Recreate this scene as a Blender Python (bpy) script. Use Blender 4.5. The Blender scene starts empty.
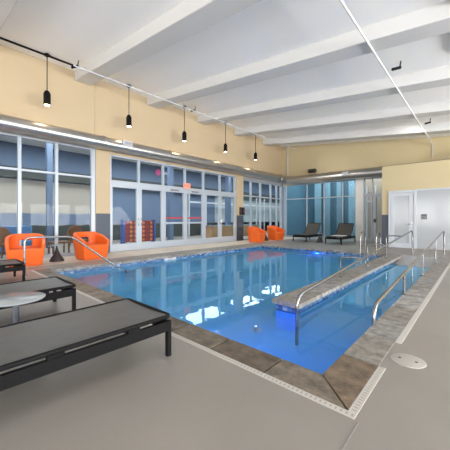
import bpy, bmesh, math, random
from mathutils import Vector, Matrix
random.seed(7)
PI = math.pi
SC = bpy.context.scene
COL = SC.collection

# ------------------------------------------------------------------ camera, world, daylight, exposure
cd = bpy.data.cameras.new('camera')
cam = bpy.data.objects.new('camera', cd); COL.objects.link(cam)
cam.location = (0, 0, 1.2)
cam.rotation_euler = (PI/2, 0, math.atan(255/280))
cd.sensor_width = 36; cd.lens = 280/450*36; cd.shift_y = -6.3/450
cd.clip_start = 0.05
SC.camera = cam

SC.view_settings.view_transform = 'Standard'
SC.view_settings.look = 'None'
SC.view_settings.gamma = 1
SC.view_settings.use_curve_mapping = False
SC.view_settings.exposure = 0.32

w = bpy.data.worlds.new('sky'); SC.world = w; w.use_nodes = True
bg = w.node_tree.nodes['Background']
bg.inputs[0].default_value = (0.88, 0.94, 1.0, 1); bg.inputs[1].default_value = 1.6

def area(name, loc, rot, sx, sy, power, col):
    l = bpy.data.lights.new(name, 'AREA'); l.shape = 'RECTANGLE'; l.size = sx; l.size_y = sy
    l.energy = power; l.color = col
    o = bpy.data.objects.new(name, l); COL.objects.link(o); o.location = loc; o.rotation_euler = rot
    return o
# lamps added as daylight through unseen windows behind the camera and at right
area('daylight_fill_front', (-1.0, -8.6, 1.6), (PI/2+.25, 0, 0), 17.0, 3.1, 1200, (1.0, 0.985, 0.955))
area('daylight_fill_right', (9.7, 4.6, 1.6), (PI/2+.85, 0, PI/2), 22.5, 3.1, 4700, (1.0, 0.985, 0.955))

# ------------------------------------------------------------------ material helpers
MATS = {}
def mat(name, col, rough=0.5, metal=0.0, spec=0.5, noise=None, bump=None, emit=None, coat=0):
    """noise=(scale, second colour, contrast)   bump=(scale, strength)"""
    if name in MATS: return MATS[name]
    m = bpy.data.materials.new(name); m.use_nodes = True; MATS[name] = m
    nt = m.node_tree; b = nt.nodes['Principled BSDF']
    b.inputs['Base Color'].default_value = (*col, 1); b.inputs['Roughness'].default_value = rough
    b.inputs['Metallic'].default_value = metal; b.inputs['Specular IOR Level'].default_value = spec
    b.inputs['Coat Weight'].default_value = coat
    tc = nt.nodes.new('ShaderNodeTexCoord')
    if noise:
        n = nt.nodes.new('ShaderNodeTexNoise'); n.inputs['Scale'].default_value = noise[0]
        n.inputs['Detail'].default_value = 6; n.inputs['Roughness'].default_value = 0.6
        r = nt.nodes.new('ShaderNodeValToRGB'); c = noise[2]
        r.color_ramp.elements[0].position = 0.5-c; r.color_ramp.elements[1].position = 0.5+c
        r.color_ramp.elements[0].color = (*col, 1); r.color_ramp.elements[1].color = (*noise[1], 1)
        nt.links.new(tc.outputs['Object'], n.inputs['Vector']); nt.links.new(n.outputs['Fac'], r.inputs[0])
        nt.links.new(r.outputs[0], b.inputs['Base Color'])
    if bump:
        n = nt.nodes.new('ShaderNodeTexNoise'); n.inputs['Scale'].default_value = bump[0]
        n.inputs['Detail'].default_value = 4
        k = nt.nodes.new('ShaderNodeBump'); k.inputs['Strength'].default_value = bump[1]; k.inputs['Distance'].default_value = 0.02
        nt.links.new(tc.outputs['Object'], n.inputs['Vector']); nt.links.new(n.outputs['Fac'], k.inputs['Height'])
        nt.links.new(k.outputs[0], b.inputs['Normal'])
    if emit:
        b.inputs['Emission Color'].default_value = (*emit[:3], 1); b.inputs['Emission Strength'].default_value = emit[3]
    return m

def glass_mat(name, tint, ior=1.45, rough=0.0, bump=None, extra=0.0):
    m = bpy.data.materials.new(name); m.use_nodes = True; MATS[name] = m
    nt = m.node_tree; nt.nodes.remove(nt.nodes['Principled BSDF']); out = nt.nodes['Material Output']
    t = nt.nodes.new('ShaderNodeBsdfTransparent'); t.inputs[0].default_value = (*tint, 1)
    g = nt.nodes.new('ShaderNodeBsdfGlossy'); g.inputs['Roughness'].default_value = rough
    f = nt.nodes.new('ShaderNodeFresnel'); f.inputs['IOR'].default_value = ior
    mx = nt.nodes.new('ShaderNodeMixShader')
    a = nt.nodes.new('ShaderNodeMath'); a.operation = 'ADD'; a.inputs[1].default_value = extra; a.use_clamp = True
    geo = nt.nodes.new('ShaderNodeNewGeometry'); q = nt.nodes.new('ShaderNodeMath'); q.operation = 'SUBTRACT'; q.inputs[0].default_value = 1
    nt.links.new(geo.outputs['Backfacing'], q.inputs[1]); k2 = nt.nodes.new('ShaderNodeMath'); k2.operation = 'MULTIPLY'
    nt.links.new(f.outputs[0], a.inputs[0]); nt.links.new(a.outputs[0], k2.inputs[0]); nt.links.new(q.outputs[0], k2.inputs[1])
    nt.links.new(k2.outputs[0], mx.inputs[0])
    nt.links.new(t.outputs[0], mx.inputs[1]); nt.links.new(g.outputs[0], mx.inputs[2])
    nt.links.new(mx.outputs[0], out.inputs['Surface'])
    if bump:
        tc = nt.nodes.new('ShaderNodeTexCoord')
        n = nt.nodes.new('ShaderNodeTexNoise'); n.inputs['Scale'].default_value = bump[0]; n.inputs['Detail'].default_value = 2
        k = nt.nodes.new('ShaderNodeBump'); k.inputs['Strength'].default_value = bump[1]; k.inputs['Distance'].default_value = 0.05
        nt.links.new(tc.outputs['Object'], n.inputs['Vector']); nt.links.new(n.outputs['Fac'], k.inputs['Height'])
        nt.links.new(k.outputs[0], g.inputs['Normal']); nt.links.new(k.outputs[0], f.inputs['Normal'])
    return m

def stone_mat(name, c0, c1, cs):
    m = bpy.data.materials.new(name); m.use_nodes = True; MATS[name] = m
    nt = m.node_tree; b = nt.nodes['Principled BSDF']
    geo = nt.nodes.new('ShaderNodeNewGeometry'); tc = nt.nodes.new('ShaderNodeTexCoord')
    r = nt.nodes.new('ShaderNodeValToRGB'); r.color_ramp.interpolation = 'LINEAR'
    e = r.color_ramp.elements; e[0].color = (*c0, 1); e[1].color = (*c1, 1)
    for p, c in cs:
        x = e.new(p); x.color = (*c, 1)
    nt.links.new(geo.outputs['Random Per Island'], r.inputs[0])
    n = nt.nodes.new('ShaderNodeTexNoise'); n.inputs['Scale'].default_value = 8; n.inputs['Detail'].default_value = 9
    n.inputs['Roughness'].default_value = 0.7
    nt.links.new(tc.outputs['Object'], n.inputs['Vector'])
    mr = nt.nodes.new('ShaderNodeMapRange'); mr.inputs[1].default_value = 0.3; mr.inputs[2].default_value = 0.7
    mr.inputs[3].default_value = 0.3; mr.inputs[4].default_value = 1.75
    nt.links.new(n.outputs['Fac'], mr.inputs[0])
    mu = nt.nodes.new('ShaderNodeMix'); mu.data_type = 'RGBA'; mu.blend_type = 'MULTIPLY'; mu.inputs[0].default_value = 1
    nt.links.new(r.outputs[0], mu.inputs[6]); nt.links.new(mr.outputs[0], mu.inputs[7])
    nt.links.new(mu.outputs[2], b.inputs['Base Color'])
    b.inputs['Roughness'].default_value = 0.5
    k = nt.nodes.new('ShaderNodeBump'); k.inputs['Strength'].default_value = 0.35; k.inputs['Distance'].default_value = 0.02
    nt.links.new(n.outputs['Fac'], k.inputs['Height']); nt.links.new(k.outputs[0], b.inputs['Normal'])
    return m

def mosaic_mat():
    m = bpy.data.materials.new('mosaic_tile'); m.use_nodes = True; MATS['mosaic'] = m
    nt = m.node_tree; b = nt.nodes['Principled BSDF']
    tc = nt.nodes.new('ShaderNodeTexCoord')
    s = nt.nodes.new('ShaderNodeVectorMath'); s.operation = 'SNAP'; s.inputs[1].default_value = (0.075, 0.075, 0.06)
    off = nt.nodes.new('ShaderNodeVectorMath'); off.operation = 'ADD'; off.inputs[1].default_value = (0.0371, 0.0371, 0.0371)
    wn = nt.nodes.new('ShaderNodeTexWhiteNoise'); r = nt.nodes.new('ShaderNodeValToRGB'); r.color_ramp.interpolation = 'CONSTANT'
    e = r.color_ramp.elements; e[0].color = (0.05, 0.11, 0.24, 1); e[1].position = 0.35; e[1].color = (0.09, 0.18, 0.35, 1)
    for p, c in ((0.6, (0.13, 0.25, 0.44, 1)), (0.78, (0.30, 0.40, 0.54, 1)), (0.88, (0.04, 0.07, 0.18, 1))):
        x = e.new(p); x.color = c
    nt.links.new(tc.outputs['Object'], off.inputs[0]); nt.links.new(off.outputs[0], s.inputs[0])
    nt.links.new(s.outputs[0], wn.inputs['Vector']); nt.links.new(wn.outputs['Value'], r.inputs[0])
    nt.links.new(r.outputs[0], b.inputs['Base Color']); b.inputs['Roughness'].default_value = 0.2
    return m

M_yellow = mat('wall_paint_peach', (0.53, 0.415, 0.265), 0.6, noise=(0.7, (0.515, 0.405, 0.265), 0.3))
M_yellow2 = mat('wall_paint_yellow', (0.57, 0.475, 0.285), 0.6, noise=(0.7, (0.555, 0.465, 0.285), 0.3))
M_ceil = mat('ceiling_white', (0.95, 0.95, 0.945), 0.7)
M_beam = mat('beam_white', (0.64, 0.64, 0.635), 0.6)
M_slate = mat('wainscot_slate', (0.06, 0.078, 0.11), 0.5)
M_floor = mat('concrete_grey', (0.225, 0.207, 0.188), 0.40, noise=(0.9, (0.275, 0.255, 0.233), 0.25), bump=(60, 0.05))
M_tan = mat('concrete_tan', (0.55, 0.47, 0.38), 0.5, noise=(1.4, (0.62, 0.54, 0.45), 0.25))
M_line = mat('saw_cut', (0.22, 0.21, 0.2), 0.8)
M_alu = mat('aluminium_pale', (0.42, 0.47, 0.54), 0.35, metal=0.15)
M_white = mat('white_paint', (0.54, 0.58, 0.64), 0.35)
M_gloss = mat('white_gloss', (0.40, 0.425, 0.46), 0.12)
M_steel = mat('stainless_steel', (0.29, 0.29, 0.29), 0.25, metal=1.0)
M_duct = mat('galvanised_duct', (0.45, 0.44, 0.43), 0.30, metal=0.9)
M_black = mat('black_metal', (0.007, 0.007, 0.008), 0.6, spec=0.12)
M_blackp = mat('black_plastic', (0.02, 0.02, 0.022), 0.35)
M_sling = mat('sling_grey', (0.062, 0.06, 0.058), 0.40, noise=(260, (0.09, 0.088, 0.085), 0.2), bump=(5, 0.35))
M_orange = mat('orange_plastic', (0.74, 0.125, 0.016), 0.45, spec=0.3)
M_charcoal = mat('charcoal_resin', (0.03, 0.027, 0.027), 0.5)
M_tabletop = mat('grey_tabletop', (0.28, 0.31, 0.33), 0.22)
M_bluegrey = mat('bluegrey_metal', (0.10, 0.115, 0.15), 0.4)
M_grate = mat('grate_white', (0.50, 0.48, 0.45), 0.5)
def grate_mat():
    m = bpy.data.materials.new('slotted_grate'); m.use_nodes = True; MATS['grate2'] = m
    nt = m.node_tree; b = nt.nodes['Principled BSDF']; tc = nt.nodes.new('ShaderNodeTexCoord')
    sp = nt.nodes.new('ShaderNodeSeparateXYZ'); nt.links.new(tc.outputs['Object'], sp.inputs[0])
    def M(op, a, v):
        n = nt.nodes.new('ShaderNodeMath'); n.operation = op; nt.links.new(a, n.inputs[0])
        if isinstance(v, float): n.inputs[1].default_value = v
        else: nt.links.new(v, n.inputs[1])
        return n.outputs[0]
    fr = M('FRACT', M('MULTIPLY', sp.outputs['Y'], 30.0), 0.0)
    f = M('MULTIPLY', M('LESS_THAN', fr, .34), M('LESS_THAN', M('ABSOLUTE', sp.outputs['X'], 0.0), .013))
    mx = nt.nodes.new('ShaderNodeMix'); mx.data_type = 'RGBA'; mx.inputs[6].default_value = (.46, .44, .41, 1); mx.inputs[7].default_value = (.28, .27, .25, 1)
    nt.links.new(f, mx.inputs[0]); nt.links.new(mx.outputs[2], b.inputs['Base Color']); b.inputs['Roughness'].default_value = .5
    return m
M_grate2 = grate_mat()
M_slot = mat('grate_slot', (0.04, 0.04, 0.04), 0.8)
M_plaster = mat('pool_plaster', (0.24, 0.62, 0.86), 0.6, noise=(2.0, (0.27, 0.65, 0.88), 0.3))
M_ramp = mat('ramp_plaster', (0.28, 0.66, 0.88), 0.6)
M_wet = mat('wet_ramp_concrete', (0.30, 0.30, 0.30), 0.15)
M_stone = stone_mat('slate_brown', (.085, .068, .052), (.15, .138, .12), ((.3, (.145, .105, .07)), (.5, (.11, .10, .082)), (.75, (.15, .122, .092))))
M_stoneg = stone_mat('slate_grey', (.19, .178, .162), (.29, .28, .27), ((.35, (.245, .236, .23)), (.7, (.205, .188, .165)))); M_mosaic = mosaic_mat()
M_glass = glass_mat('window_glass', (0.90, 0.94, 0.955), 1.2)
M_clear = glass_mat('daylight_glass', (0.985, 0.985, 0.985), 1.45)
M_glassd = glass_mat('window_glass_teal', (0.76, 0.88, 0.92), 1.3)
def water_mat():
    m = bpy.data.materials.new('water'); m.use_nodes = True; MATS['water'] = m
    nt = m.node_tree; nt.nodes.remove(nt.nodes['Principled BSDF']); out = nt.nodes['Material Output']
    g = nt.nodes.new('ShaderNodeBsdfGlass'); g.inputs['IOR'].default_value = 1.33; g.inputs['Roughness'].default_value = 0.0
    g.inputs['Color'].default_value = (0.72, 0.90, 1.0, 1)
    tc = nt.nodes.new('ShaderNodeTexCoord'); n = nt.nodes.new('ShaderNodeTexNoise'); n.inputs['Scale'].default_value = 2.2; n.inputs['Detail'].default_value = 2
    k = nt.nodes.new('ShaderNodeBump'); k.inputs['Strength'].default_value = .05; k.inputs['Distance'].default_value = .05
    nt.links.new(tc.outputs['Object'], n.inputs['Vector']); nt.links.new(n.outputs['Fac'], k.inputs['Height'])
    nt.links.new(k.outputs[0], g.inputs['Normal']); nt.links.new(g.outputs[0], out.inputs['Surface'])
    return m
M_water = water_mat()
M_wood = mat('brown_wood', (0.16, 0.075, 0.04), 0.5, noise=(6, (0.22, 0.11, 0.06), 0.3))
M_oak = mat('oak_counter', (0.42, 0.27, 0.15), 0.5, noise=(4, (0.48, 0.32, 0.19), 0.3))
M_sofa = mat('sofa_blue', (0.08, 0.17, 0.33), 0.8)
M_lslate = mat('lounge_slate', (0.11, 0.165, 0.27), 0.6)
M_lbeige = mat('lounge_beige', (0.40, 0.37, 0.33), 0.7)
M_ldark = mat('lounge_dark', (0.05, 0.06, 0.06), 0.7)
M_lfloor = mat('lounge_floor', (0.36, 0.34, 0.32), 0.4)
M_boardblue = mat('board_blue', (0.05, 0.10, 0.33), 0.4)
M_disc = mat('board_orange', (0.75, 0.20, 0.06), 0.5)
M_discd = mat('board_dark_red', (0.22, 0.05, 0.05), 0.5)
M_teal = mat('corridor_teal', (0.08, 0.155, 0.22), 0.6)
M_curt = mat('curtain_blue', (0.26, 0.38, 0.47), 0.8)
M_exit = mat('exit_letters', (0.9, 0.08, 0.03), 0.5, emit=(1.0, 0.06, 0.02, .8))
M_red = mat('red_sticker', (0.45, 0.04, 0.05), 0.5)
M_pink = mat('pink_sign', (0.75, 0.12, 0.38), 0.5)
M_lamp = mat('lamp_glow', (1, 0.9, 0.7), 0.5, emit=(1.0, 0.85, 0.6, 18))
M_panel = mat('light_panel', (0.9, 0.9, 0.9), 0.5, emit=(1.0, 0.98, 0.95, 7))
M_led = mat('pool_led', (0.2, 0.4, 1.0), 0.5, emit=(0.05, 0.22, 1.0, 10))
M_grey = mat('plaque_grey', (0.22, 0.22, 0.23), 0.4)
M_whiteslab = mat('white_slab', (0.78, 0.77, 0.74), 0.9)

# ------------------------------------------------------------------ mesh helpers
def bx(bm, x0, x1, y0, y1, z0, z1):
    v = [bm.verts.new(p) for p in ((x0,y0,z0),(x1,y0,z0),(x1,y1,z0),(x0,y1,z0),(x0,y0,z1),(x1,y0,z1),(x1,y1,z1),(x0,y1,z1))]
    for f in ((3,2,1,0),(4,5,6,7),(0,1,5,4),(1,2,6,5),(2,3,7,6),(3,0,4,7)): bm.faces.new([v[i] for i in f])
    return v
def box(*a):
    bm = bmesh.new(); bx(bm, *a); return bm
def quad(bm, pts): bm.faces.new([bm.verts.new(p) for p in pts])
def round_path(pts, rad, n=7):
    pts = [Vector(p) for p in pts]
    if rad <= 0 or len(pts) < 3: return pts
    out = [pts[0]]
    for i in range(1, len(pts)-1):
        a, b, c = pts[i-1], pts[i], pts[i+1]
        r = min(rad, (a-b).length*0.48, (c-b).length*0.48)
        p, q = b+(a-b).normalized()*r, b+(c-b).normalized()*r
        for k in range(n+1):
            t = k/n; out.append(p*(1-t)**2 + b*2*t*(1-t) + q*t*t)
    out.append(pts[-1]); return out
def tube(bm, pts, r, rad=0, seg=10):
    P = round_path(pts, rad); rings = []
    d = (P[1]-P[0]).normalized(); up = Vector((0,0,1)) if abs(d.z) < 0.9 else Vector((1,0,0))
    n = d.cross(up).normalized()
    for i, p in enumerate(P):
        d = (P[min(i+1,len(P)-1)]-P[max(i-1,0)]).normalized()
        n = (n - d*n.dot(d)).normalized(); b = d.cross(n)
        rings.append([bm.verts.new(p + n*r*math.cos(2*PI*k/seg) + b*r*math.sin(2*PI*k/seg)) for k in range(seg)])
    for a, b in zip(rings, rings[1:]):
        for k in range(seg): bm.faces.new((a[k], a[(k+1)%seg], b[(k+1)%seg], b[k]))
    bm.faces.new(rings[0][::-1]); bm.faces.new(rings[-1])
def tubeb(pts, r, rad=0, seg=10):
    bm = bmesh.new(); tube(bm, pts, r, rad, seg); return bm
def lathe(bm, prof, c=(0,0,0), seg=28):
    rings = [[bm.verts.new((c[0]+r*math.cos(2*PI*k/seg), c[1]+r*math.sin(2*PI*k/seg), c[2]+z)) for k in range(seg)] for r, z in prof]
    for a, b in zip(rings, rings[1:]):
        for k in range(seg): bm.faces.new((a[k], a[(k+1)%seg], b[(k+1)%seg], b[k]))
    bm.faces.new(rings[0][::-1]); bm.faces.new(rings[-1])
def latheb(prof, c=(0,0,0), seg=28):
    bm = bmesh.new(); lathe(bm, prof, c, seg); return bm
def obj(name, bm, m, parent=None, smooth=False, bevel=0, seg=2):
    bmesh.ops.recalc_face_normals(bm, faces=bm.faces)
    me = bpy.data.meshes.new(name); bm.to_mesh(me); bm.free()
    for x in (m if isinstance(m, (list, tuple)) else [m]): me.materials.append(x)
    o = bpy.data.objects.new(name, me); COL.objects.link(o)
    if parent: o.parent = parent
    if smooth:
        me.polygons.foreach_set('use_smooth', [True]*len(me.polygons)); 
        es = o.modifiers.new('split', 'EDGE_SPLIT'); es.split_angle = math.radians(40)
    if bevel:
        b = o.modifiers.new('bevel', 'BEVEL'); b.width = bevel; b.segments = seg; b.limit_method = 'ANGLE'
    return o
def tag(o, label, cat, group=None, kind=None):
    o['label'] = label; o['category'] = cat
    if group: o['group'] = group
    if kind: o['kind'] = kind
    return o
def thing(name, label, cat, loc=(0,0,0), rz=0, group=None):
    o = bpy.data.objects.new(name, None); COL.objects.link(o); o.location = loc; o.rotation_euler = (0,0,rz)
    o.empty_display_size = 0.1
    return tag(o, label, cat, group)
def struct(name, bm, m, label=None, cat=None, **k):
    o = obj(name, bm, m, **k); o['kind'] = 'structure'
    if label: o['label'] = label
    if cat: o['category'] = cat
    return o
def sroot(name, label, cat, loc=(0,0,0)):
    o = thing(name, label, cat, loc); o['kind'] = 'structure'; return o
def dup(root, loc, rz, label):
    r = root.copy(); COL.objects.link(r); r.location = loc; r.rotation_euler = (0,0,rz); r['label'] = label
    for ch in list(root.children):
        c = ch.copy(); COL.objects.link(c); c.parent = r
        for g in list(ch.children):
            d = g.copy(); COL.objects.link(d); d.parent = c
    return r

# ------------------------------------------------------------------ room dimensions
XL, XR, YF, YB = -9.7, 8.5, -7.5, 16.4          # left wall face, right wall face, wall behind the camera, back wall face
YV, XV, ZV = 13.4, -3.1, 3.42                    # vestibule box: front face, left face, height
def zc(x): return 5.97 - 0.114*(x - XL)          # sloping ceiling
PX0, PX1, PY0, PY1 = -7.4, -0.87, 2.07, 10.6     # pool water
QX0, QX1, QY = -2.27, -1.89, 3.58                 # walkway between pool and ramp
ZW, ZF = -0.13, -0.85
CO = 0.26                                        # coping width

# ------------------------------------------------------------------ floor
bm = bmesh.new()
FZ = -0.25
bx(bm, -8.2, XR+.3, YF-.3, PY0-CO, FZ, 0)                        # camera side
bx(bm, PX1+CO, XR+.3, PY0-CO, YB+.2, FZ, 0)                      # right side
bx(bm, -8.2, PX1+CO, PY1+CO, YB+.2, FZ, 0)                       # beyond the pool
bx(bm, -8.2, PX0-CO, PY0-CO, PY1+CO, FZ, 0)
struct('floor', bm, M_floor, 'smooth grey concrete deck around the pool', 'floor')
bm = bmesh.new(); bx(bm, XL-.3, -8.2, YF-.3, YB+.2, FZ, 0)
struct('trim_1', bm, M_tan, 'tan concrete strip of deck along the window wall', 'floor')
bm = bmesh.new()
bx(bm, -.535, -.527, -2.5, 1.74, 0, .002); bx(bm, -8.19, -8.18, YF, YB, 0, .002)
bx(bm, -3.9, -3.892, -4, 1.72, 0, .002)
struct('trim_2', bm, M_line, 'thin saw-cut joints in the concrete deck', 'joint')

# ------------------------------------------------------------------ ceiling and beams
bm = bmesh.new()
def slab(bm, x0, x1, y0, y1, dz0, dz1):
    v = [bm.verts.new(p) for p in ((x0,y0,zc(x0)+dz0),(x1,y0,zc(x1)+dz0),(x1,y1,zc(x1)+dz0),(x0,y1,zc(x0)+dz0),
                                   (x0,y0,zc(x0)+dz1),(x1,y0,zc(x1)+dz1),(x1,y1,zc(x1)+dz1),(x0,y1,zc(x0)+dz1))]
    for f in ((3,2,1,0),(4,5,6,7),(0,1,5,4),(1,2,6,5),(2,3,7,6),(3,0,4,7)): bm.faces.new([v[i] for i in f])
slab(bm, XL-.3, XR+.3, YF-.3, YB+.3, 0, .2)
struct('ceiling', bm, M_ceil, 'white sloping ceiling', 'ceiling')
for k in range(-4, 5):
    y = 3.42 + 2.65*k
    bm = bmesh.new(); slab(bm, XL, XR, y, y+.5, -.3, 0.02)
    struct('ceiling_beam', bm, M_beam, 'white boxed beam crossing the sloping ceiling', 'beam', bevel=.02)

# ------------------------------------------------------------------ walls
bm = bmesh.new()
bx(bm, XL-.25, XL, YF-.3, YB+.3, 3.6, 6.3)
bx(bm, XL-.25, XL, 4.1, 4.6, 0, 3.6); bx(bm, XL-.25, XL, 11.58, 12.16, 0, 3.6)
bx(bm, XL-.25, XL, 4.6, 11.58, 3.5, 3.6); bx(bm, XL-.25, XL, YF-.3, -2.2, 0, 3.6)
struct('wall_left', bm, M_yellow, 'pale yellow wall above the long window front', 'wall')
bm = bmesh.new()
bx(bm, XL, XR+.3, YB, YB+.25, 3.4, 6.3); bx(bm, XV, XR+.3, YB, YB+.25, 0, 3.4)
struct('wall_back', bm, M_yellow2, 'pale yellow end wall above the blue glazing', 'wall')
bm = bmesh.new(); bx(bm, XV, 2.6, YV, YV+.2, 0, ZV); bx(bm, XV, XV+.2, YV+.2, YB, 0, 3.25); bx(bm, 2.4, 2.6, YV+.2, YB, 0, 3.25); bx(bm, XV+.2, 2.4, YV+.2, YB, 3.1, 3.25)
struct('wall_vestibule', bm, M_yellow2, 'yellow boxed-out storage wall with white doors', 'wall')
# wainscots
bm = bmesh.new(); bx(bm, XL, XL+.012, 4.1, 4.6, 0, 1.38)
struct('trim_3', bm, M_slate, 'dark slate wainscot on pillar beside the near glass doors', 'wainscot')
bm = bmesh.new(); bx(bm, XL, XL+.012, 11.58, 12.16, 0, 1.38)
struct('trim_4', bm, M_slate, 'dark slate wainscot on pillar below the black wall phone', 'wainscot')
bm = bmesh.new(); bx(bm, XV-.012, -2.86, YV-.012, YV+.5, 0, 1.37)
struct('trim_5', bm, M_slate, 'dark slate wainscot strip left of the white storage doors', 'wainscot')
bm = bmesh.new(); bx(bm, XL, XL+.012, 4.06, 4.10, 3.6, zc(XL))
struct('trim_6', bm, mat('joint_tan', (0.50, 0.40, 0.24), 0.6), 'vertical control joint in the yellow wall', 'joint')
# wall behind the camera and right-hand wall, window openings unseen, placed for daylight
def holed(bm, along, c0, c1, a0, a1, zt, openings, z0, z1):
    def b(p, q, lo, hi):
        if along == 'x': bx(bm, p, q, c0, c1, lo, hi)
        else: bx(bm, c0, c1, p, q, lo, hi)
    b(a0, a1, 0, z0); b(a0, a1, z1, zt)
    e = a0
    for o0, o1 in openings:
        b(e, o0, z0, z1); e = o1
    b(e, a1, z0, z1)
fo = [(-9.0, -6.2), (-5.8, -3.0), (-2.6, .2), (.6, 3.0), (3.4, 5.6), (6.0, 8.0)]
ro = [(-7.0, -4.8), (-4.4, -1.2), (-.8, 2.4), (2.8, 6.0), (6.4, 9.6), (10.0, 13.1), (13.5, 16.0)]
bm = bmesh.new(); holed(bm, 'x', YF-.25, YF, XL-.25, XR+.25, 6.3, fo, .5, 3.4)
struct('wall_front', bm, M_yellow, 'yellow wall behind the camera with unseen tall windows placed for daylight', 'wall')
bm = bmesh.new(); holed(bm, 'y', XR, XR+.25, YF-.25, YB+.25, 5.2, ro, .5, 3.6)
struct('wall_right', bm, M_yellow, 'yellow right-hand wall with unseen tall windows placed for daylight', 'wall')
WN = [0]
def nextw(): WN[0] += 1; return 'window_%d' % WN[0]

def glazing(axis, face, dep, edges, z0, z1, trans, label, gm=M_glass, fm=M_alu, w=.065, ends=(.07, .07)):
    """curtain-wall unit: frame bars + panes. axis 'y' = runs along y at x=face (frame goes face-dep..face)"""
    r = sroot(nextw(), label, 'window')
    bm = bmesh.new(); g = bmesh.new()
    def b(m, p, q, lo, hi, d0, d1):
        if axis == 'y': bx(m, face-d1, face-d0, p, q, lo, hi)
        else: bx(m, p, q, face+d0, face+d1, lo, hi)
    for i, e in enumerate(edges):
        ww = ends[0] if i == 0 else ends[1] if i == len(edges)-1 else w
        lo, hi = (e, e+ww) if i == 0 else (e-ww, e) if i == len(edges)-1 else (e-ww/2, e+ww/2)
        b(bm, lo, hi, z0, z1, .02, dep)
    for z in [z0, *trans, z1]:
        hh = .09 if z == z0 else .06
        lo = z if z == z0 else z-hh if z == z1 else z-hh/2
        b(bm, edges[0], edges[-1], lo, lo+hh, .025, dep-.005)
    obj('frame', bm, fm, r)
    zs = [z0, *trans, z1]
    for a, c in zip(edges, edges[1:]):
        for lo, hi in zip(zs, zs[1:]):
            b(g, a+.01, c-.01, lo+.01, hi-.01, dep*.5, dep*.5+.008)
    obj('glass_pane', g, gm, r)
    return r
for a, c in fo: glazing('x', YF-.2, .1, [a, (a+c)/2, c], .5, 3.4, [2.5], 'unseen tall window placed for daylight in the wall behind the camera', w=.06, gm=M_clear)
for a, c in ro: glazing('y', XR+.2, .1, [a, (a+c)/2, c], 0.5, 3.6, [2.5], 'unseen tall window placed for daylight in the right-hand wall', w=.06, gm=M_clear)

glazing('y', XL-.02, .14, [-2.2, -1.0, 0.0, .98, 1.97, 2.92, 4.1], 0, 3.6, [2.61],
        'tall glazed window front behind the two nearer orange chairs', ends=(.08, .13), w=.08)
glazing('y', XL-.02, .14, [4.6, 5.77, 6.90, 8.07, 9.20, 10.34, 11.58], 2.5, 3.5, [],
        'row of blue transom panes above the glass doors', w=.07)
glazing('y', XL-.02, .14, [12.16, 12.96, 13.91, 15.03, 15.72, YB], 0, 3.4, [2.50],
        'tall glazing behind the two farther orange chairs', ends=(.06, .2), w=.08)
glazing('x', YB+.02, .14, [XL, -8.05, -6.94, -5.85, -5.10], 0, 3.4, [2.47],
        'blue tinted glazing of the end wall behind the reclined loungers', gm=M_glassd, ends=(.2, .06), w=.06)
bm = box(-5.10, -4.70, YB-.06, YB+.2, 0, 3.4)
struct('trim_7', bm, M_ceil, 'white square column in the end wall glazing', 'column', bevel=.01)
glazing('x', YB+.02, .14, [-4.70, -4.27, XV-.02], 2.47, 3.4, [], 'transom panes above the far glass door', gm=M_glass, w=.06)
glazing('x', YB+.02, .14, [-4.70, -4.27], 0, 2.47, [], 'narrow sidelight between white column and far glass door', gm=M_glass)

# ------------------------------------------------------------------ glass doors of the left wall
DN = [0]
def leaf(y0, y1, label, push=False, handle_side=1):
    DN[0] += 1
    r = sroot('door_%d' % DN[0], label, 'door')
    x0, x1 = XL-.13, XL-.035
    bm = bmesh.new()
    bx(bm, x0, x1, y0, y0+.11, 0, 2.5); bx(bm, x0, x1, y1-.11, y1, 0, 2.5)
    bx(bm, x0, x1, y0+.11, y1-.11, 0.005, .27); bx(bm, x0, x1, y0+.11, y1-.11, 2.34, 2.5)
    obj('door_frame', bm, M_alu, r, bevel=.006)
    obj('glass_pane', box(x0+.04, x0+.05, y0+.10, y1-.10, .26, 2.35), M_glass, r)
    if push:
        bm = bmesh.new(); bx(bm, XL-.02, XL+.03, y0+.08, y1-.08, .98, 1.05)
        bx(bm, XL-.035, XL+.01, y0+.09, y0+.16, .96, 1.07); bx(bm, XL-.035, XL+.01, y1-.16, y1-.09, .96, 1.07)
        obj('push_bar', bm, M_alu, r, bevel=.008)
        obj('safety_stripe', box(x0+.052, x0+.056, y0+.11, y1-.11, 1.20, 1.265), M_red, r)
        bm = box(XL-.03, XL+.03, y0+.35, y0+.75, 2.40, 2.46)
        obj('door_closer', bm, M_grey, r, bevel=.008)
    else:
        bm = tubeb([(XL-.03, (y0+.055 if handle_side < 0 else y1-.055), .95), (XL+.04, (y0+.055 if handle_side < 0 else y1-.055), .95),
                    (XL+.04, (y0+.055 if handle_side < 0 else y1-.055), 1.2), (XL-.03, (y0+.055 if handle_side < 0 else y1-.055), 1.2)], .012, .03, 8)
        obj('handle', bm, M_steel, r, smooth=True)
    return r
ys = [4.6, 5.77, 6.90, 8.07, 9.20, 10.34, 11.58]
leaf(ys[0], ys[1], 'pale framed glass door beside the near yellow pillar, first of six')
leaf(ys[1], ys[2], 'pale framed glass door, second from the near pillar, game board behind', handle_side=-1)
leaf(ys[2], ys[3], 'glass door with push bar and red stripe left of the exit sign', push=True)
leaf(ys[3], ys[4], 'glass door with push bar and red stripe right of the exit sign', push=True)
leaf(ys[4], ys[5], 'pale framed glass door, second from the pillar with black phone')
leaf(ys[5], ys[6], 'pale framed glass door right beside the pillar with black phone', handle_side=-1)

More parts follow.
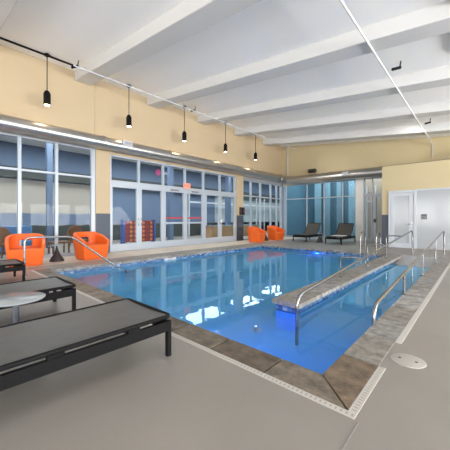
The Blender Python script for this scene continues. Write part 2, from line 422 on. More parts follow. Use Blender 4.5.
# far glass door of the end wall
DN[0] += 1
r = sroot('door_%d' % DN[0], 'narrow glass door with dark lock beside the storage box', 'door')
bm = bmesh.new()
for a, c in ((-4.22, -4.10), (-3.24, XV-.02)): bx(bm, a, c, YB+.02, YB+.10, 0, 2.44)
bx(bm, -4.10, -3.24, YB+.02, YB+.10, 0, .2); bx(bm, -4.10, -3.24, YB+.02, YB+.10, 2.32, 2.44)
obj('door_frame', bm, M_alu, r)
obj('glass_pane', box(-4.11, -3.23, YB+.05, YB+.058, .19, 2.33), M_glass, r)
obj('lock', box(-4.20, -4.08, YB-.03, YB+.02, 1.0, 1.2), M_blackp, r, bevel=.01)

# white storage doors on the vestibule front
DN[0] += 1
r = sroot('door_%d' % DN[0], 'white framed storage door with frosted pane and lever handle', 'door')
y1, y0 = YV-.005, YV-.06
bm = bmesh.new()
bx(bm, -2.85, -2.77, y0, y1, 0, 2.36); bx(bm, -1.96, -1.86, y0, y1, 0, 2.36); bx(bm, -2.77, -1.96, y0, y1, 2.26, 2.36)
obj('door_frame', bm, M_white, r, bevel=.006)
bm = bmesh.new()
bx(bm, -2.76, -2.64, y0+.015, y1, .01, 2.25); bx(bm, -2.12, -1.97, y0+.015, y1, .01, 2.25)
bx(bm, -2.64, -2.12, y0+.015, y1, .01, .2); bx(bm, -2.64, -2.12, y0+.015, y1, 2.13, 2.25)
lf = obj('door_leaf', bm, M_white, r, bevel=.004)
obj('door_panel', box(-2.65, -2.11, y0+.03, y1, .19, 2.14), M_gloss, r)
bm = tubeb([(-2.03, y0+.02, .98), (-2.03, y0-.05, .98), (-2.16, y0-.05, .98)], .014, .03, 8)
bx(bm, -2.06, -2.0, y0+.005, y0+.016, .9, 1.06)
obj('lever_handle', bm, M_steel, r, smooth=True)
DN[0] += 1
r = sroot('door_%d' % DN[0], 'wide glossy white storage panel right of the white door', 'door')
obj('door_panel', box(-1.855, 1.5, YV-.04, YV-.005, .02, 2.32), M_gloss, r)
bm = bmesh.new(); bx(bm, -1.855, 1.6, YV-.06, YV-.005, 2.32, 2.37); bx(bm, 1.5, 1.6, YV-.06, YV-.005, 0, 2.32)
obj('door_frame', bm, M_white, r)
pl = thing('notice_plaque', 'small grey square plaque on the glossy white storage panel', 'sign', (-1.62, YV-.05, 1.27))
obj('plate', box(-.10, .10, -.008, .008, -.10, .12), M_grey, pl, bevel=.015)
bm = bmesh.new(); bx(bm, -.08, .08, -.012, -.008, .03, .09); bx(bm, -.08, .02, -.012, -.008, -.05, -.02)
obj('print', bm, mat('print_dark', (.12, .12, .12)), pl)

# ------------------------------------------------------------------ pool
bm = bmesh.new()
# floor and walls of the basin (single skin with thickness below)
bx(bm, PX0-.2, PX1+.2, PY0-.2, PY1+.2, ZF-.2, ZF)
bx(bm, PX0-.25, PX0, PY0-.2, PY1+.2, ZF, -.23); bx(bm, PX1, PX1+.25, PY0-.2, PY1+.2, ZF, -.23)
bx(bm, PX0, PX1, PY0-.25, PY0, ZF, -.23); bx(bm, PX0, QX1, PY1, PY1+.25, ZF, -.23)
bx(bm, QX0+.02, QX1-.02, QY+.02, PY1, ZF, -.23)
struct('pool_basin', bm, M_plaster, 'blue plastered basin of the indoor pool', 'pool')
bm = bmesh.new()
bx(bm, PX0-.25, PX0, PY0-.2, PY1+.2, -.23, -.05); bx(bm, PX1, PX1+.25, PY0-.2, PY1+.2, -.23, -.05)
bx(bm, PX0, PX1, PY0-.25, PY0, -.23, -.05); bx(bm, PX0, QX1, PY1, PY1+.25, -.23, -.05)
bx(bm, QX0+.02, QX1-.02, QY+.02, PY1, -.23, -.05)
struct('trim_8', bm, M_mosaic, 'blue mosaic tile band along the waterline', 'tile band')
bm = bmesh.new()
def wedge(bm, x0, x1, ya, za, yb, zb, zz):
    v = [bm.verts.new(p) for p in ((x0,ya,zz),(x1,ya,zz),(x1,yb,zz),(x0,yb,zz),(x0,ya,za),(x1,ya,za),(x1,yb,zb),(x0,yb,zb))]
    for f in ((3,2,1,0),(4,5,6,7),(0,1,5,4),(1,2,6,5),(2,3,7,6),(3,0,4,7)): bm.faces.new([v[i] for i in f])
wedge(bm, QX1-.02, PX1, QY, ZF+.01, 9.2, -.15, ZF)
struct('ramp', bm, M_ramp, 'pale blue sloping ramp under the water between the rails', 'ramp')
bm = bmesh.new(); wedge(bm, QX1, PX1+.002, 9.2, -.15, PY1+CO, 0, ZF)
struct('ramp_head', bm, M_wet, 'wet grey concrete head of the ramp above the water', 'ramp')
wt = bmesh.new()
quad(wt, [(PX0, PY0, ZW), (PX1, PY0, ZW), (PX1, QY+.02, ZW), (PX0, QY+.02, ZW)])
quad(wt, [(PX0, QY+.02, ZW), (QX0+.02, QY+.02, ZW), (QX0+.02, PY1, ZW), (PX0, PY1, ZW)])
quad(wt, [(QX1-.02, QY+.02, ZW), (PX1, QY+.02, ZW), (PX1, 9.55, ZW), (QX1-.02, 9.55, ZW)])
bmesh.ops.remove_doubles(wt, verts=wt.verts, dist=1e-4)
tag(obj('pool_water', wt, M_water), 'clear blue water filling the indoor pool', 'water', kind='stuff')
# stone coping
bm = bmesh.new()
def stones(p0, p1, q0, q1, along, n, z0=-.06, z1=.004, gap=.009):
    tot = (p1-p0); cuts = [p0]
    for i in range(1, n): cuts.append(p0 + tot*i/n + random.uniform(-.06, .06)*tot/n)
    cuts.append(p1)
    for a, c in zip(cuts, cuts[1:]):
        if along == 'x': bx(bm, a+gap, c-gap, q0, q1, z0, z1)
        else: bx(bm, q0, q1, a+gap, c-gap, z0, z1)
ov = .03
def poly(bm, pts, z0, z1):
    a = [bm.verts.new((x, y, z0)) for x, y in pts]; b = [bm.verts.new((x, y, z1)) for x, y in pts]
    bm.faces.new(a[::-1]); bm.faces.new(b); n = len(pts)
    for i in range(n): bm.faces.new((a[i], a[(i+1)%n], b[(i+1)%n], b[i]))
# mitred near right corner
X1o, Y0o = PX1+CO, PY0-CO
poly(bm, [(X1o-.008, Y0o), (PX1-ov-.005, PY0+ov), (-1.24, PY0+ov), (-1.24, Y0o)], -.06, .004)
poly(bm, [(X1o, Y0o+.008), (X1o, 2.52), (PX1-ov, 2.52), (PX1-ov, PY0+ov+.005)], -.06, .004)
stones(PX0-CO, -1.245, Y0o, PY0+ov, 'x', 11)
struct('coping', bm, M_stone, 'brown slate coping along the near pool edge', 'coping', bevel=.006)
bm = bmesh.new()
stones(2.53, PY1+CO-.1, PX1-ov, X1o, 'y', 13)
stones(PY0+ov+.01, PY1+CO, PX0-CO, PX0+ov, 'y', 10)
stones(PX0+ov+.01, QX1+.02, PY1-ov, PY1+CO, 'x', 7)
stones(QY-.02, PY1-ov-.01, QX0-ov, QX1+ov, 'y', 9)
struct('coping', bm, M_stoneg, 'grey slate coping along the ramp, walkway and far pool edges', 'coping', bevel=.006)
# trench drains
def grate(label, c, L, rz, m):
    """one straight run of drain cover, its length along local y"""
    o = obj('trench_drain', box(-.026, .026, -L/2, L/2, -.02, .004), m)
    o.location = c; o.rotation_euler = (0, 0, rz)
    return tag(o, label, 'drain')
xa = X1o+.054; ya = Y0o-.028; xs = -2.45
grate('slotted drain along the near coping edge, up to the corner', ((xa+xs)/2, ya, 0), xa-xs, PI/2, M_grate2)
grate('plain pale drain strip continuing along the near coping past the lounger', ((xs+PX0-CO)/2-.002, ya, 0), xs-PX0+CO-.004, PI/2, M_grate)
grate('short slotted drain from the near corner to the round lid', (X1o+.028, (Y0o+2.52)/2, 0), 2.52-Y0o, 0, M_grate2)
grate('long pale drain running beyond the round lid beside the right coping', (X1o+.028, 7.86, 0), 9.48, 0, M_grate)
lid = thing('skimmer_lid', 'round pale skimmer lid set in the concrete near the corner drain', 'lid', (-.45, 2.79, 0))
obj('cover', latheb([(.128, -.01), (.128, .005), (.12, .008)], seg=40), mat('lid_pale', (.38, .36, .335), .5), lid, smooth=True)
for dx in (-.06, .06): obj('finger_hole', latheb([(.012, .0082), (.012, .009)], (dx, 0, 0), 12), M_slot, lid)
# depth marker tile on the left waterline
mk = thing('depth_marker', 'white depth marker tile reading 3 FT on far waterline', 'sign', (PX0+.006, 5.5, -.092))
obj('tile', box(-.003, .003, -.23, .23, -.042, .042), M_white, mk)
def text_part(txt, size, m, parent, loc, rot, ext=.001, name='lettering'):
    c = bpy.data.curves.new(name, 'FONT'); c.body = txt; c.size = size; c.extrude = ext; c.align_x = 'CENTER'; c.align_y = 'CENTER'
    o = bpy.data.objects.new(name, c); COL.objects.link(o)
    dg = bpy.context.evaluated_depsgraph_get(); me = bpy.data.meshes.new_from_object(o.evaluated_get(dg))
    bpy.data.objects.remove(o); me.materials.clear(); me.materials.append(m)
    o = bpy.data.objects.new(name, me); COL.objects.link(o); o.parent = parent; o.location = loc; o.rotation_euler = rot
    return o
text_part('3 FT', .095, mat('ink_navy', (.02, .03, .08)), mk, (.004, 0, 0), (PI/2, 0, PI/2))
# submerged blue lamps
def pool_light(loc, rz, label, power):
    t = thing('pool_light', label, 'pool light', loc, rz, 'submerged pool lights')
    obj('bezel', latheb([(.13, 0), (.13, .015), (.10, .02)], seg=24), M_steel, t).rotation_euler = (PI/2, 0, 0)
    obj('lens', latheb([(.10, .02), (.05, .035), (.01, .04)], seg=24), M_led, t).rotation_euler = (PI/2, 0, 0)
    l = bpy.data.lights.new('pool_lamp', 'AREA'); l.shape = 'DISK'; l.size = .22; l.energy = power; l.color = (.02, .12, 1.0)
    o = bpy.data.objects.new('pool_lamp', l); COL.objects.link(o); o.parent = t; o.location = (0, -.06, 0); o.rotation_euler = (PI/2, 0, PI)
    o.rotation_euler = (-PI/2, 0, PI)
    return t
pool_light((-2.1, PY0+.001, -.36), PI, 'submerged blue light in the near pool wall facing the walkway', 330)
pool_light((-4.75, PY1-.001, -.37), 0, 'submerged blue light in the far pool wall', 10)
inl = thing('floor_inlet', 'small white round inlet fitting on the blue pool floor', 'fitting', (-2.38, 3.30, ZF))
obj('cap', latheb([(.05, 0), (.05, .01), (.03, .03), (.008, .035)], seg=20), M_white, inl, smooth=True)
obj('collar', latheb([(.075, 0), (.075, .006)], seg=20), M_white, inl)

# ------------------------------------------------------------------ handrails
def rail(label, x, y0, y1, za, px, posts):
    t = thing('handrail', label, 'handrail', (x, y0, 0))
    z = lambda y: za + .0705*(y-y0)
    top = [(0, 0, -.70), (0, 0, za), (0, y1-y0, z(y1)), (0, y1-y0, .0)]
    obj('rail_tube', tubeb(top, .0215, .17, 12), M_steel, t, smooth=True)
    for y in posts:
        if abs(px) < .01: p = [(0, y-y0, .0), (0, y-y0, z(y)-.01)]
        else: p = [(px, y-y0, 0), (px, y-y0, z(y)-.02), (px*.5, y-y0, z(y)+.0), (0, y-y0, z(y)-.015)]
        obj('post', tubeb(p, .017, .10, 10), M_steel, t, smooth=True)
        obj('base_flange', latheb([(.045, 0.004), (.045, .012), (.028, .022)], (px, y-y0, 0), 16), M_steel, t, smooth=True)
    return t
rail('long steel handrail on the right-hand coping beside the ramp', -.885, 3.46, 11.8, .215, 0, [5.18, 7.12, 9.4])
rail('long steel handrail along the stone walkway left of the ramp', -1.68, 3.17, 11.2, .24, -.43, [5.84, 7.7, 9.6])
t = thing('handrail', 'steel grab rail descending into the pool before the orange chairs', 'handrail', (-7.1, 1.52, 0))
obj('rail_tube', tubeb([(0, 0, 0), (0, 0, .80), (0, .92, .78), (0, 2.25, -.25), (0, 2.3, -.9)], .021, .13, 12), M_steel, t, smooth=True)
obj('base_flange', latheb([(.05, .002), (.05, .012), (.03, .024)], seg=16), M_steel, t, smooth=True)
t = thing('pool_ladder', 'steel pool ladder rails at the far end of the pool', 'ladder', (-2.85, PY1+.15, 0))
for s in (-.25, .25):
    obj('ladder_rail', tubeb([(s, .25, 0), (s, .25, .72), (s, -.30, .72), (s, -.30, -.7)], .02, .22, 10), M_steel, t, smooth=True)
for z in (-.25, -.45): obj('ladder_step', box(-.25, .25, -.34, -.24, z-.015, z+.015), M_steel, t)

# ------------------------------------------------------------------ sun loungers
def lounger(label, loc, rz, recline=False, group='sun loungers'):
    """foot end at local y=0, body runs to local y=+2"""
    t = thing('sun_lounger', label, 'sun lounger', loc, rz, group)
    L, W = 2.0, .37
    for s in (-1, 1):
        bm = box(s*W-.018 if s > 0 else -W-.018, s*W+.018 if s > 0 else -W+.018, .02, L-.02, .222, .308)
        obj('side_rail', bm, M_black, t, bevel=.004)
        for y in (.02, L-.06):
            obj('leg', box(s*W-.02, s*W+.02, y-.02, y+.02, 0, .309), M_black, t, bevel=.003)
    obj('end_rail', box(-W, W, .005, .04, .222, .308), M_black, t, bevel=.004)
    obj('end_rail', box(-W, W, L-.08, L-.045, .222, .308), M_black, t, bevel=.004)
    for y in (.35, .9, 1.45, 1.85):
        for s in (-1, 1): obj('spacer', box(s*(W-.01)-.02, s*(W-.01)+.02, y-.05, y+.05, .30, .335), M_black, t)
    def sl(y0, y1):
        bm = bmesh.new(); nx, ny = 14, 40; V = {}
        for i in range(nx+1):
            for j in range(ny+1):
                x = -W+.02 + 2*(W-.02)*i/nx; y = y0+(y1-y0)*j/ny
                sag = -.012*(1-(x/W)**2)
                wr = .006*math.sin(7*y+5*x)*math.exp(-((y-.9)/.35)**2)*(1-(x/W)**2)
                V[i, j] = bm.verts.new((x, y, .355+sag+wr))
        for i in range(nx):
            for j in range(ny): bm.faces.new((V[i,j], V[i+1,j], V[i+1,j+1], V[i,j+1]))
        return bm
    fr = [(-W, 0.0, .345), (W, 0.0, .345), (W, L if not recline else 1.25, .345), (-W, L if not recline else 1.25, .345), (-W, .0, .345)]
    fr = [(0, 0, .345)] + [(W, 0, .345), (W, fr[2][1], .345), (-W, fr[2][1], .345), (-W, 0, .345)] + [(0, 0, .345)]
    obj('sling_frame', tubeb(fr, .018, .05, 8), M_black, t, smooth=True)
    s = obj('sling', sl(.01, L-.01 if not recline else 1.25), M_sling, t, smooth=True)
    if recline:
        a = math.radians(50); c, sn = math.cos(a), math.sin(a)
        bm = sl(0, .80)
        for v in bm.verts: y, z = v.co.y, v.co.z-.355; v.co.y = 1.25+y*c-z*sn; v.co.z = .355+y*sn+z*c
        b = obj('backrest', bm, M_sling, t, smooth=True)
        P = [(0, 0), (W, 0), (W, .81), (-W, .81), (-W, 0), (0, 0)]
        obj('backrest_frame', tubeb([(x, 1.25+y*c, .33+y*sn) for x, y in P], .018, .05, 8), M_black, t, smooth=True)
        for sx in (-1, 1): obj('backrest_prop', tubeb([(sx*(W-.03), 1.25+.55*c, .33+.55*sn), (sx*(W-.03), 1.9, .26)], .01, 0, 8), M_black, t)
    return t
lounger('black flat lounger with grey sling nearest the camera', (-2.39, 1.50, 0), PI)
lounger('flat black lounger second from the camera, behind the round side table', (-4.19, 1.36, 0), PI)
lounger('flat black lounger cut by the left edge before an orange chair', (-6.78, 1.38, 0), PI)
lounger('reclined dark lounger at the far end, left of the dark cone table', (-6.98, 13.45, 0), 0, True)
lg = lounger('reclined dark lounger at the far end with a thin white slab, beside the column', (-5.12, 13.2, 0), 0, True)
bm = bmesh.new(); bx(bm, -.28, .28, -.25, .30, 0, .025)  # thin white slab on the seat
tw = obj('seat_slab', bm, M_whiteslab, None, bevel=.01); tw.location = (-5.12, 13.95, .357)
tag(tw, 'thin white slab lying on the far reclined lounger', 'seat_slab')

# ------------------------------------------------------------------ side tables
def side_table(label, loc, small=False):
    t = thing('side_table', label, 'side table', loc, 0, None)
    if small:
        obj('base', latheb([(.185, 0), (.185, .03), (.15, .09), (.085, .20), (.04, .31), (.026, .38)]), M_charcoal, t, smooth=True)
        obj('tabletop', latheb([(.18, .44), (.19, .447), (.19, .455), (.18, .46)]), M_tabletop, t, smooth=True)
        obj('stem', latheb([(.022, .36), (.022, .44)]), M_charcoal, t, smooth=True)
    else:
        obj('base', latheb([(.17, 0), (.17, .01), (.12, .03), (.06, .10), (.03, .19)]), M_bluegrey, t, smooth=True)
        obj('stem', latheb([(.028, .17), (.024, .40)]), M_bluegrey, t, smooth=True)
        obj('tabletop', latheb([(.225, .40), (.245, .412), (.245, .42), (.238, .425)], seg=48), M_tabletop, t, smooth=True)
    return t
side_table('round grey-topped side table between the two nearest loungers', (-3.36, .65, 0))
side_table('dark cone side table between the two nearer orange chairs', (-8.87, 2.66, 0), True)
side_table('dark cone side table between the two farther orange chairs', (-8.7, 12.85, 0), True)
side_table('dark cone side table between the two reclined loungers', (-6.02, 13.75, 0), True)

# ------------------------------------------------------------------ orange tub chairs
def tub_chair(label, loc, rz):
    t = thing('tub_chair', label, 'chair', loc, rz, 'orange tub chairs')
    path = []
    A, B, F = .42, .435, .38
    for k in range(9): path.append((F - (F+.02)*k/9.0, -B + .02*(1-k/9.0)))
    for k in range(25):
        a = -PI/2 + PI*k/24
        cx, sx = math.cos(a), math.sin(a)
        path.append((-.02 - (A-.02)*abs(cx)**.75, B*(abs(sx)**.8)*(1 if sx > 0 else -1)))
    for k in range(9): path.append((-.02 + (F+.02)*(k+1)/9.0, B - .02*(k+1)/9.0))
    n = len(path); rows = 14
    bm = bmesh.new(); V = {}
    for i, (x, y) in enumerate(path):
        s = abs(2*i/(n-1)-1)
        H = .80 - .25*max(0, (s-.22)/.78)**1.3
        for j in range(rows+1):
            f = j/rows; z = H*f; sc = .82 + .18*min(1, z/.55)**.8
            V[i, j] = bm.verts.new((x*sc, y*sc, z))
    for i in range(n-1):
        for j in range(rows):
            zm = .80*(j+.5)/rows; s = abs(2*(i+.5)/(n-1)-1)
            if s < .115 and .45 < zm < .62: continue
            bm.faces.new((V[i,j], V[i+1,j], V[i+1,j+1], V[i,j+1]))
    for v in [v for v in bm.verts if not v.link_faces]: bm.verts.remove(v)
    o = obj('shell', bm, M_orange, t)
    me = o.data; me.polygons.foreach_set('use_smooth', [True]*len(me.polygons))
    so = o.modifiers.new('solid', 'SOLIDIFY'); so.thickness = .085; so.offset = 1 if False else -1
    sb = o.modifiers.new('sub', 'SUBSURF'); sb.levels = 1; sb.render_levels = 2
    # seat block, flush with the arm fronts
    bm = bmesh.new(); a, b = [], []
    for i, (x, y) in enumerate(path):
        a.append(bm.verts.new((x*.82*.93, y*.82*.93, .0))); b.append(bm.verts.new((x*.95*.93, y*.95*.93, .43)))
    for lst in (a, b):
        for v in (lst[0], lst[-1]): v.co.x += .035
    bm.faces.new(a[::-1]); bm.faces.new(b)
    for i in range(n): bm.faces.new((a[i], a[(i+1)%n], b[(i+1)%n], b[i]))
    obj('seat', bm, M_orange, t, bevel=.025, seg=3)
    return t
tub_chair('orange tub chair nearest, behind the steel grab rail at left', (-8.75, 1.90, 0), math.radians(-12))
tub_chair('orange tub chair in front of the slate and yellow pillar, by glass doors', (-8.72, 3.52, 0), math.radians(8))
tub_chair('orange tub chair in far pair, the one nearer the black wall phone', (-8.6, 11.85, 0), math.radians(10))
tub_chair('orange tub chair in far pair, the one nearer the room corner', (-8.65, 13.75, 0), math.radians(-8))

# ------------------------------------------------------------------ pendants on their track
t = thing('light_track', 'black lighting track on the ceiling by the left wall', 'lighting track', (-9.2, 0, zc(-9.2)))
obj('track_rail', box(-.02, .02, -4.5, 3.17, -.045, -.001), M_black, t)
obj('track_end', box(-.024, .024, 3.17, 3.20, -.05, -.001), M_black, t)
t = thing('conduit', 'thin white conduit continuing from the black track along the ceiling', 'conduit', (-8.45, 2.95, zc(-8.45)-.30))
obj('pipe', tubeb([(0, 0, -.017), (0, 13.4, -.017)], .017, 0, 8), M_white, t, smooth=True)
pend_y = [2.48, 4.99, 7.48, 10.03, 12.48]
pend_lab = ['black cylinder pendant nearest, hanging left over the window front', 'black cylinder pendant second from the left, hanging near the first glass doors',
            'black cylinder pendant in the middle of the row of five', 'black cylinder pendant second from the far end, above last door',
            'black cylinder pendant farthest, near the room corner']
def pendant(y, label):
    x = -9.1
    top = zc(x)
    t = thing('pendant_lamp', label, 'pendant lamp', (x, y, top), 0, 'black pendants along the left wall')
    obj('canopy', latheb([(.075, -.075), (.085, -.05), (.085, -.045), (.03, -.003)], seg=20), M_black, t, smooth=True)
    zb = 4.43-top
    obj('cord', latheb([(.012, zb+.38), (.012, -.07)], seg=8), M_black, t)
    obj('lamp_shade', latheb([(.075, zb), (.09, zb), (.09, zb+.32), (.05, zb+.40), (.014, zb+.41)], seg=24), M_black, t, smooth=True)
    obj('bulb', latheb([(.001, zb-.012), (.05, zb-.008), (.074, zb+.002)], seg=20), M_lamp, t, smooth=True)
    l = bpy.data.lights.new('pendant_glow', 'SPOT'); l.energy = 14; l.color = (1, .68, .34); l.spot_size = math.radians(120); l.spot_blend = .6
    l.shadow_soft_size = .06
    o = bpy.data.objects.new('pendant_glow', l); COL.objects.link(o); o.parent = t; o.location = (0, 0, zb-.05)
for y, lb in zip(pend_y, pend_lab): pendant(y, lb)
# right-hand track and sprinkler main
t = thing('light_track', 'black lighting track at the upper right corner of the ceiling', 'lighting track', (-.33, 0, zc(-.33)))
obj('track_rail', box(-.035, .035, 1.5, 8.0, -.07, -.001), M_black, t)
t = thing('conduit', 'thin white pipe running along the ceiling and down the end wall', 'pipe', (-1.66, 0, 0))
obj('pipe', tubeb([(0, -3, zc(-1.66)-.33), (0, YB-.04, zc(-1.66)-.33), (0, YB-.04, 4.05)], .02, .12, 10), M_beam, t, smooth=True)
t = thing('conduit', 'thin white conduit down the end wall at the room corner', 'conduit', (-9.33, YB-.04, 4.0))
obj('pipe', tubeb([(0, 0, 0), (0, 0, zc(-9.33)-4.0)], .035, 0, 8), M_white, t, smooth=True)
def spotlet(loc, rz, label, watts=0, aim=None, cone=60):
    t = thing('ceiling_spotlight', label, 'spotlight', loc, rz, 'small black ceiling spotlights')
    obj('lamp_head', tubeb([(-.14, 0, -.21), (.06, 0, -.16)], .035, 0, 12), M_black, t, smooth=True)
    obj('bracket', tubeb([(.04, 0, -.17), (.07, 0, 0)], .015, 0, 8), M_black, t)
    if watts:  # lamp added only to brighten the end wall
        l = bpy.data.lights.new('end_wall_fill', 'SPOT'); l.energy = watts; l.color = (1, .95, .88); l.spot_size = math.radians(cone); l.spot_blend = 1; l.shadow_soft_size = .05
        o = bpy.data.objects.new('end_wall_fill', l); COL.objects.link(o)
        p = Vector(loc) + Vector((0, 0, -.30)); o.location = p
        o.rotation_euler = (Vector(aim) - p).to_track_quat('-Z', 'Y').to_euler()
    return t
spotlet((-1.47, 7.85, zc(-1.47)), math.radians(42), 'small black spotlight beside the ceiling pipe, nearer of two')
spotlet((-1.44, 13.1, zc(-1.44)), math.radians(42), 'small black spotlight beside the ceiling pipe, near the end wall', 90, (-4.2, YB, 3.6), 76)
spotlet((-8.8, 3.15, zc(-8.8)), math.radians(42), 'small black spotlight where the black track ends')
spotlet((-8.75, 7.7, zc(-8.75)), math.radians(42), 'small black spotlight beside the middle pendant', 560, (-6.0, YB, 3.4), 27)

# ------------------------------------------------------------------ air duct
t = thing('air_duct', 'round galvanised air duct along the left wall and end wall', 'duct', (-9.38, 5, 3.76))
ox, oy, oz = -9.38, 5, 3.76
obj('duct_run', tubeb([(0, -10, 0), (0, 16.1-oy, -.02)], .215, 0, 28), M_duct, t, smooth=True)
obj('duct_elbow', tubeb([(0, 15.4-oy, -.02), (0, 16.09-oy, -.06), (.75, 16.09-oy, -.13)], .25, .35, 28), M_duct, t, smooth=True)
obj('duct_run', tubeb([(.6, 16.09-oy, -.14), (2.4-ox, 16.09-oy, -.13)], .27, 0, 28), M_duct, t, smooth=True)
for y in (-1.2, 1.4, 4.2, 6.9, 9.6, 12.4, 14.4):
    obj('duct_collar', tubeb([(0, y-oy-.03, 0), (0, y-oy+.03, 0)], .228, 0, 28), M_duct, t, smooth=True)
for x in (-7.6, -5.6, -3.9):
    obj('duct_collar', tubeb([(x-ox-.03, 16.09-oy, -.14), (x-ox+.03, 16.09-oy, -.13)], .28, 0, 28), M_duct, t, smooth=True)
for bxs in ((.13, .26, -.20, .14, .0, .16), (-5.62-ox, -5.30-ox, 15.78-oy, 15.84-oy, -.18, .02)):
    rg = obj('air_register', box(*bxs), M_white, t)
    x0, x1, y0, y1, z0, z1 = bxs
    for k in range(4):
        z = z0+.02+(z1-z0-.04)*(k+.5)/4; bm = bmesh.new()
        if x1-x0 < y1-y0: bx(bm, x1, x1+.004, y0+.03, y1-.03, z-.008, z+.008)
        else: bx(bm, x0+.03, x1-.03, y0-.004, y0, z-.008, z+.008)
        obj('louvre', bm, M_grey, rg)
t = thing('wall_speaker', 'black loudspeaker on the end wall above the duct', 'speaker', (-7.58, YB-.16, 4.12))
obj('cabinet', tubeb([(-.22, 0, 0), (.22, 0, 0)], .12, 0, 20), M_blackp, t, smooth=True)
obj('bracket', box(-.04, .04, .05, .16, -.05, .05), M_blackp, t)

# ------------------------------------------------------------------ exit sign, wall phone
t = thing('exit_sign', 'small exit sign with red letters above the push-bar doors', 'sign', (XL+.03, 8.10, 2.66))
obj('housing', box(-.03, .02, -.19, .19, -.13, .13), mat('exit_housing', (.75, .36, .28), .4), t, bevel=.01)
text_part('EXIT', .19, M_exit, t, (.022, 0, -.01), (PI/2, 0, PI/2))
t = thing('wall_phone', 'black emergency phone box on the pillar above slate wainscot', 'phone', (XL+.012, 11.96, 1.40))
obj('body', box(0, .12, -.17, .17, 0, .42), M_blackp, t, bevel=.02)
obj('handset', tubeb([(.13, -.05, .08), (.16, -.05, .12), (.16, -.05, .30), (.13, -.05, .34)], .025, .03, 10), M_black, t, smooth=True)
obj('badge', box(.12, .124, .02, .10, .14, .26), M_red, t)

# ------------------------------------------------------------------ lounge behind the left windows
LX, LY0, LY1, LZ = -15.2, -6, 27.0, 4.55
bm = bmesh.new(); bx(bm, LX-.2, XL-.3, LY0, LY1, -.1, -.005)
struct('floor_lounge', bm, M_lfloor, 'floor of the lounge beyond the glass', 'floor')
bm = bmesh.new(); bx(bm, LX-.2, XL-.25, LY0, LY1, LZ, LZ+.1)
struct('ceiling_lounge', bm, M_ceil, 'ceiling of the lounge beyond the glass', 'ceiling')
bm = bmesh.new(); bx(bm, LX-.2, LX, LY0, LY1, 0, LZ)
struct('wall_lounge', bm, M_lslate, 'slate blue far wall of the lounge', 'wall')
bm = bmesh.new(); bx(bm, LX, LX+.02, LY0, 6.5, 1.45, 2.95)
struct('trim_9', bm, M_lbeige, 'beige band on the lounge wall', 'wall panel')
bm = bmesh.new(); bx(bm, LX, LX+.4, LY0, LY1, 2.98, 3.45)
struct('trim_10', bm, M_ldark, 'dark bulkhead across the lounge wall', 'bulkhead')
bm = bmesh.new(); bx(bm, LX, LX+.03, LY0, LY1, 0, .9)
struct('trim_11', bm, M_ldark, 'dark low panelling of the lounge wall', 'wall panel')
bm = bmesh.new(); bx(bm, LX-.2, XL-.25, LY0-.1, LY0, 0, LZ)
struct('wall_lounge_near', bm, M_lslate, 'near end wall of the lounge', 'wall')
bm = bmesh.new(); bx(bm, LX-.2, XL-.25, LY1, LY1+.1, 0, LZ)
struct('wall_lounge_far', bm, M_lslate, 'far end wall of the lounge', 'wall')
bm = bmesh.new(); bx(bm, XL-.25, XL-.1, YB+.25, LY1, 0, LZ)
struct('wall_corridor_side', bm, M_teal, 'partition between lounge and corridor', 'wall')
bm = bmesh.new(); bx(bm, XL-.25, XR, YB+.25, YB+3.8, LZ, LZ+.1)
struct('ceiling_corridor', bm, M_ceil, 'ceiling of the corridor behind the end glazing', 'ceiling')
bm = bmesh.new(); bx(bm, XL-.3, XR, YB+3.7, YB+3.8, 0, LZ)
struct('wall_corridor', bm, M_teal, 'teal wall of the corridor behind the end glazing', 'wall')
bm = bmesh.new(); bx(bm, XL-.3, XR, YB+.25, YB+3.8, -.1, -.005)
struct('floor_corridor', bm, M_lfloor, 'floor of the corridor behind the end glazing', 'floor')
for i, (y, wd) in enumerate(((3.55, .2), (5.35, .3), (9.6, .25), (14.5, .3))):
    bm = box(-13.2, -13.2+wd, y, y+wd, 0, LZ)
    struct('lounge_column', bm, M_lslate, 'slate blue square column in the lounge', 'column')
bm = bmesh.new(); bx(bm, LX, LX+.03, 15.5, LY1, 0, 3.0)
struct('trim_12', bm, mat('lounge_pale', (.34, .42, .45), .6), 'pale blue-grey wall panelling deep in the lounge', 'wall panel')
for i, y in enumerate((12.4, 14.0, 16.6, 18.2, 20.2, 21.4, 23.4, 25.2)):
    bm = box(LX+.5, LX+.58, y, y+.1, 0, 3.0)
    struct('lounge_mullion', bm, M_white, 'white upright of the screen deep in the lounge', 'post')
bm = box(LX+.5, LX+.58, 12.4, 25.2, 2.3, 2.4)
struct('lounge_mullion', bm, M_white, 'white rail of the screen deep in the lounge', 'rail')
# ceiling light panels in the lounge; unseen ones added to light the corridor
def panel(loc, sx, sy, power, label, col=(1, .97, .92)):
    t = thing('ceiling_light', label, 'ceiling light', loc, 0, 'light panels beyond the glass')
    bm = bmesh.new(); bx(bm, -sx/2-.04, sx/2+.04, -sy/2-.04, sy/2+.04, -.03, 0); obj('frame', bm, M_white, t)
    obj('diffuser', box(-sx/2, sx/2, -sy/2, sy/2, -.036, -.031), M_panel, t)
for y in (0, 4, 8, 12, 16, 20, 24): panel((-12.3, y, LZ), 2.2, 2.6, 0, 'large light panel on the lounge ceiling')
for x in (-7.5, -3.8): panel((x, YB+2, LZ), 3.2, 2.2, 0, 'unseen light panel added to light the corridor', (.8, .93, 1))
bm = box(-5.45, -2.9, YB+2.0, YB+2.1, 0, LZ)
struct('wall_passage', bm, M_lbeige, 'beige wall seen through the far glass door', 'wall')
bm = bmesh.new(); bx(bm, -5.1, -5.03, YB+1.9, YB+1.96, 0, 3.2); bx(bm, -4.62, -4.55, YB+1.9, YB+1.96, 0, 3.2); bx(bm, -5.1, -4.55, YB+1.9, YB+1.96, 2.2, 2.28)
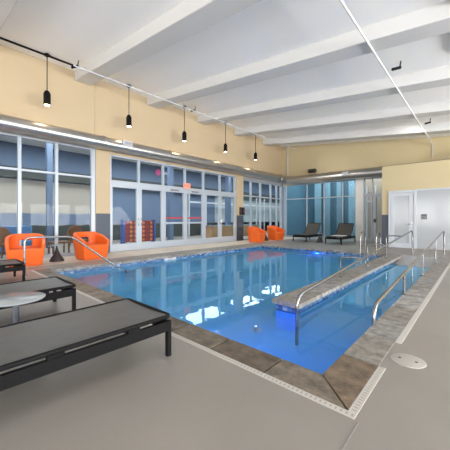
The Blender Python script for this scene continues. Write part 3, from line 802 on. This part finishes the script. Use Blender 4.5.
struct('trim_13', bm, M_white, 'white frame on the beige wall seen through the far glass door', 'frame')
for i, (x, wd) in enumerate(((-9.0, .5), (-8.2, .35), (-7.4, .3), (-6.6, .9), (-5.6, .35))):
    bm = bmesh.new(); n = 16
    for k in range(n):
        a, c = x+wd*k/n, x+wd*(k+1)/n
        quad(bm, [(a, YB+3.3+.05*(k % 2), 0), (c, YB+3.3+.05*((k+1) % 2), 0), (c, YB+3.3+.05*((k+1) % 2), 4.2), (a, YB+3.3+.05*(k % 2), 4.2)])
    o = obj('curtain', bm, M_curt); so = o.modifiers.new('s', 'SOLIDIFY'); so.thickness = .01
    tag(o, 'pale blue curtain hanging behind the end wall glazing', 'curtain', 'curtains behind the end glazing')
# lounge furniture
def wood_chair(loc, rz, label):
    t = thing('wooden_chair', label, 'chair', loc, rz, 'wooden lounge chairs')
    obj('seat', box(-.25, .25, -.25, .25, .36, .43), M_wood, t, bevel=.02)
    bm = bmesh.new(); n = 16
    pts = [(-.24, .30*math.sin(a), .62+.33*math.cos(a)) for a in [2*PI*k/n for k in range(n)]]
    f1 = [bm.verts.new(p) for p in pts]; f2 = [bm.verts.new((p[0]-.05, p[1], p[2])) for p in pts]
    bm.faces.new(f1); bm.faces.new(f2[::-1])
    for k in range(n): bm.faces.new((f1[k], f2[k], f2[(k+1)%n], f1[(k+1)%n]))
    obj('backrest', bm, M_wood, t, bevel=.015)
    for sx in (-1, 1):
        for sy in (-1, 1): obj('leg', tubeb([(sx*.2, sy*.2, .37), (sx*.25, sy*.25, 0)], .022, 0, 8), M_wood, t)
    return t
wood_chair((-10.9, 1.85, 0), math.radians(20), 'brown round-backed chair behind glass, left of the nearest orange chair')
wood_chair((-10.9, 4.0, 0), math.radians(10), 'brown round-backed chair behind glass, above the orange chair by the pillar')
t = thing('coffee_table', 'low brown table behind glass between the wooden chairs', 'table', (-10.8, 3.3, 0))
obj('tabletop', box(-.3, .3, -.3, .3, .36, .42), M_wood, t, bevel=.01)
for sx in (-1, 1):
    for sy in (-1, 1): obj('leg', box(sx*.24-.025, sx*.24+.025, sy*.24-.025, sy*.24+.025, 0, .37), M_wood, t)
t = thing('sofa', 'blue sofa in the lounge behind the left windows', 'sofa', (-12.2, 1.6, 0))
obj('base', box(-.45, .45, -1.3, 1.3, .08, .42), M_sofa, t, bevel=.04)
obj('backrest', box(-.45, -.2, -1.3, 1.3, .42, .95), M_sofa, t, bevel=.05)
for s in (-1, 1): obj('armrest', box(-.45, .45, s*1.3-.1, s*1.3+.1, .08, .62), M_sofa, t, bevel=.04)
# giant four-in-a-row board
t = thing('game_board', 'giant blue and orange disc-dropping game board behind first glass doors', 'game', (-10.75, 6.35, 0))
for s in (-.72, .72): obj('side_post', box(-.12, .12, s-.05, s+.05, 0, 1.16), M_boardblue, t, bevel=.01)
obj('grid_panel', box(-.05, .05, -.67, .67, .22, 1.12), M_discd, t)
for i in range(7):
    for j in range(5):
        y, z = -.67+1.34*(i+.5)/7, .22+.9*(j+.5)/5
        obj('disc', tubeb([(.045, y, z), (.06, y, z)], .061, 0, 14), M_disc if (i*3+j*5) % 5 else M_red, t)
# reception counter
t = thing('reception_counter', 'oak reception counter behind the farther glass doors', 'counter', (-12.4, 14.7, 0))
obj('body', box(-.3, .3, -2.6, 2.6, 0, .72), M_oak, t)
obj('worktop', box(-.38, .38, -2.68, 2.68, .72, .78), M_tabletop, t, bevel=.01)
# round pink wall sign in the lounge
t = thing('wall_sign', 'pink round sign with pale bar high on the lounge wall', 'sign', (LX+.05, 10.3, 4.15))
obj('disc', tubeb([(0, 0, 0), (.03, 0, 0)], .2, 0, 24), M_pink, t)
obj('bar', box(0, .02, .28, 1.0, -.09, .09), M_white, t)
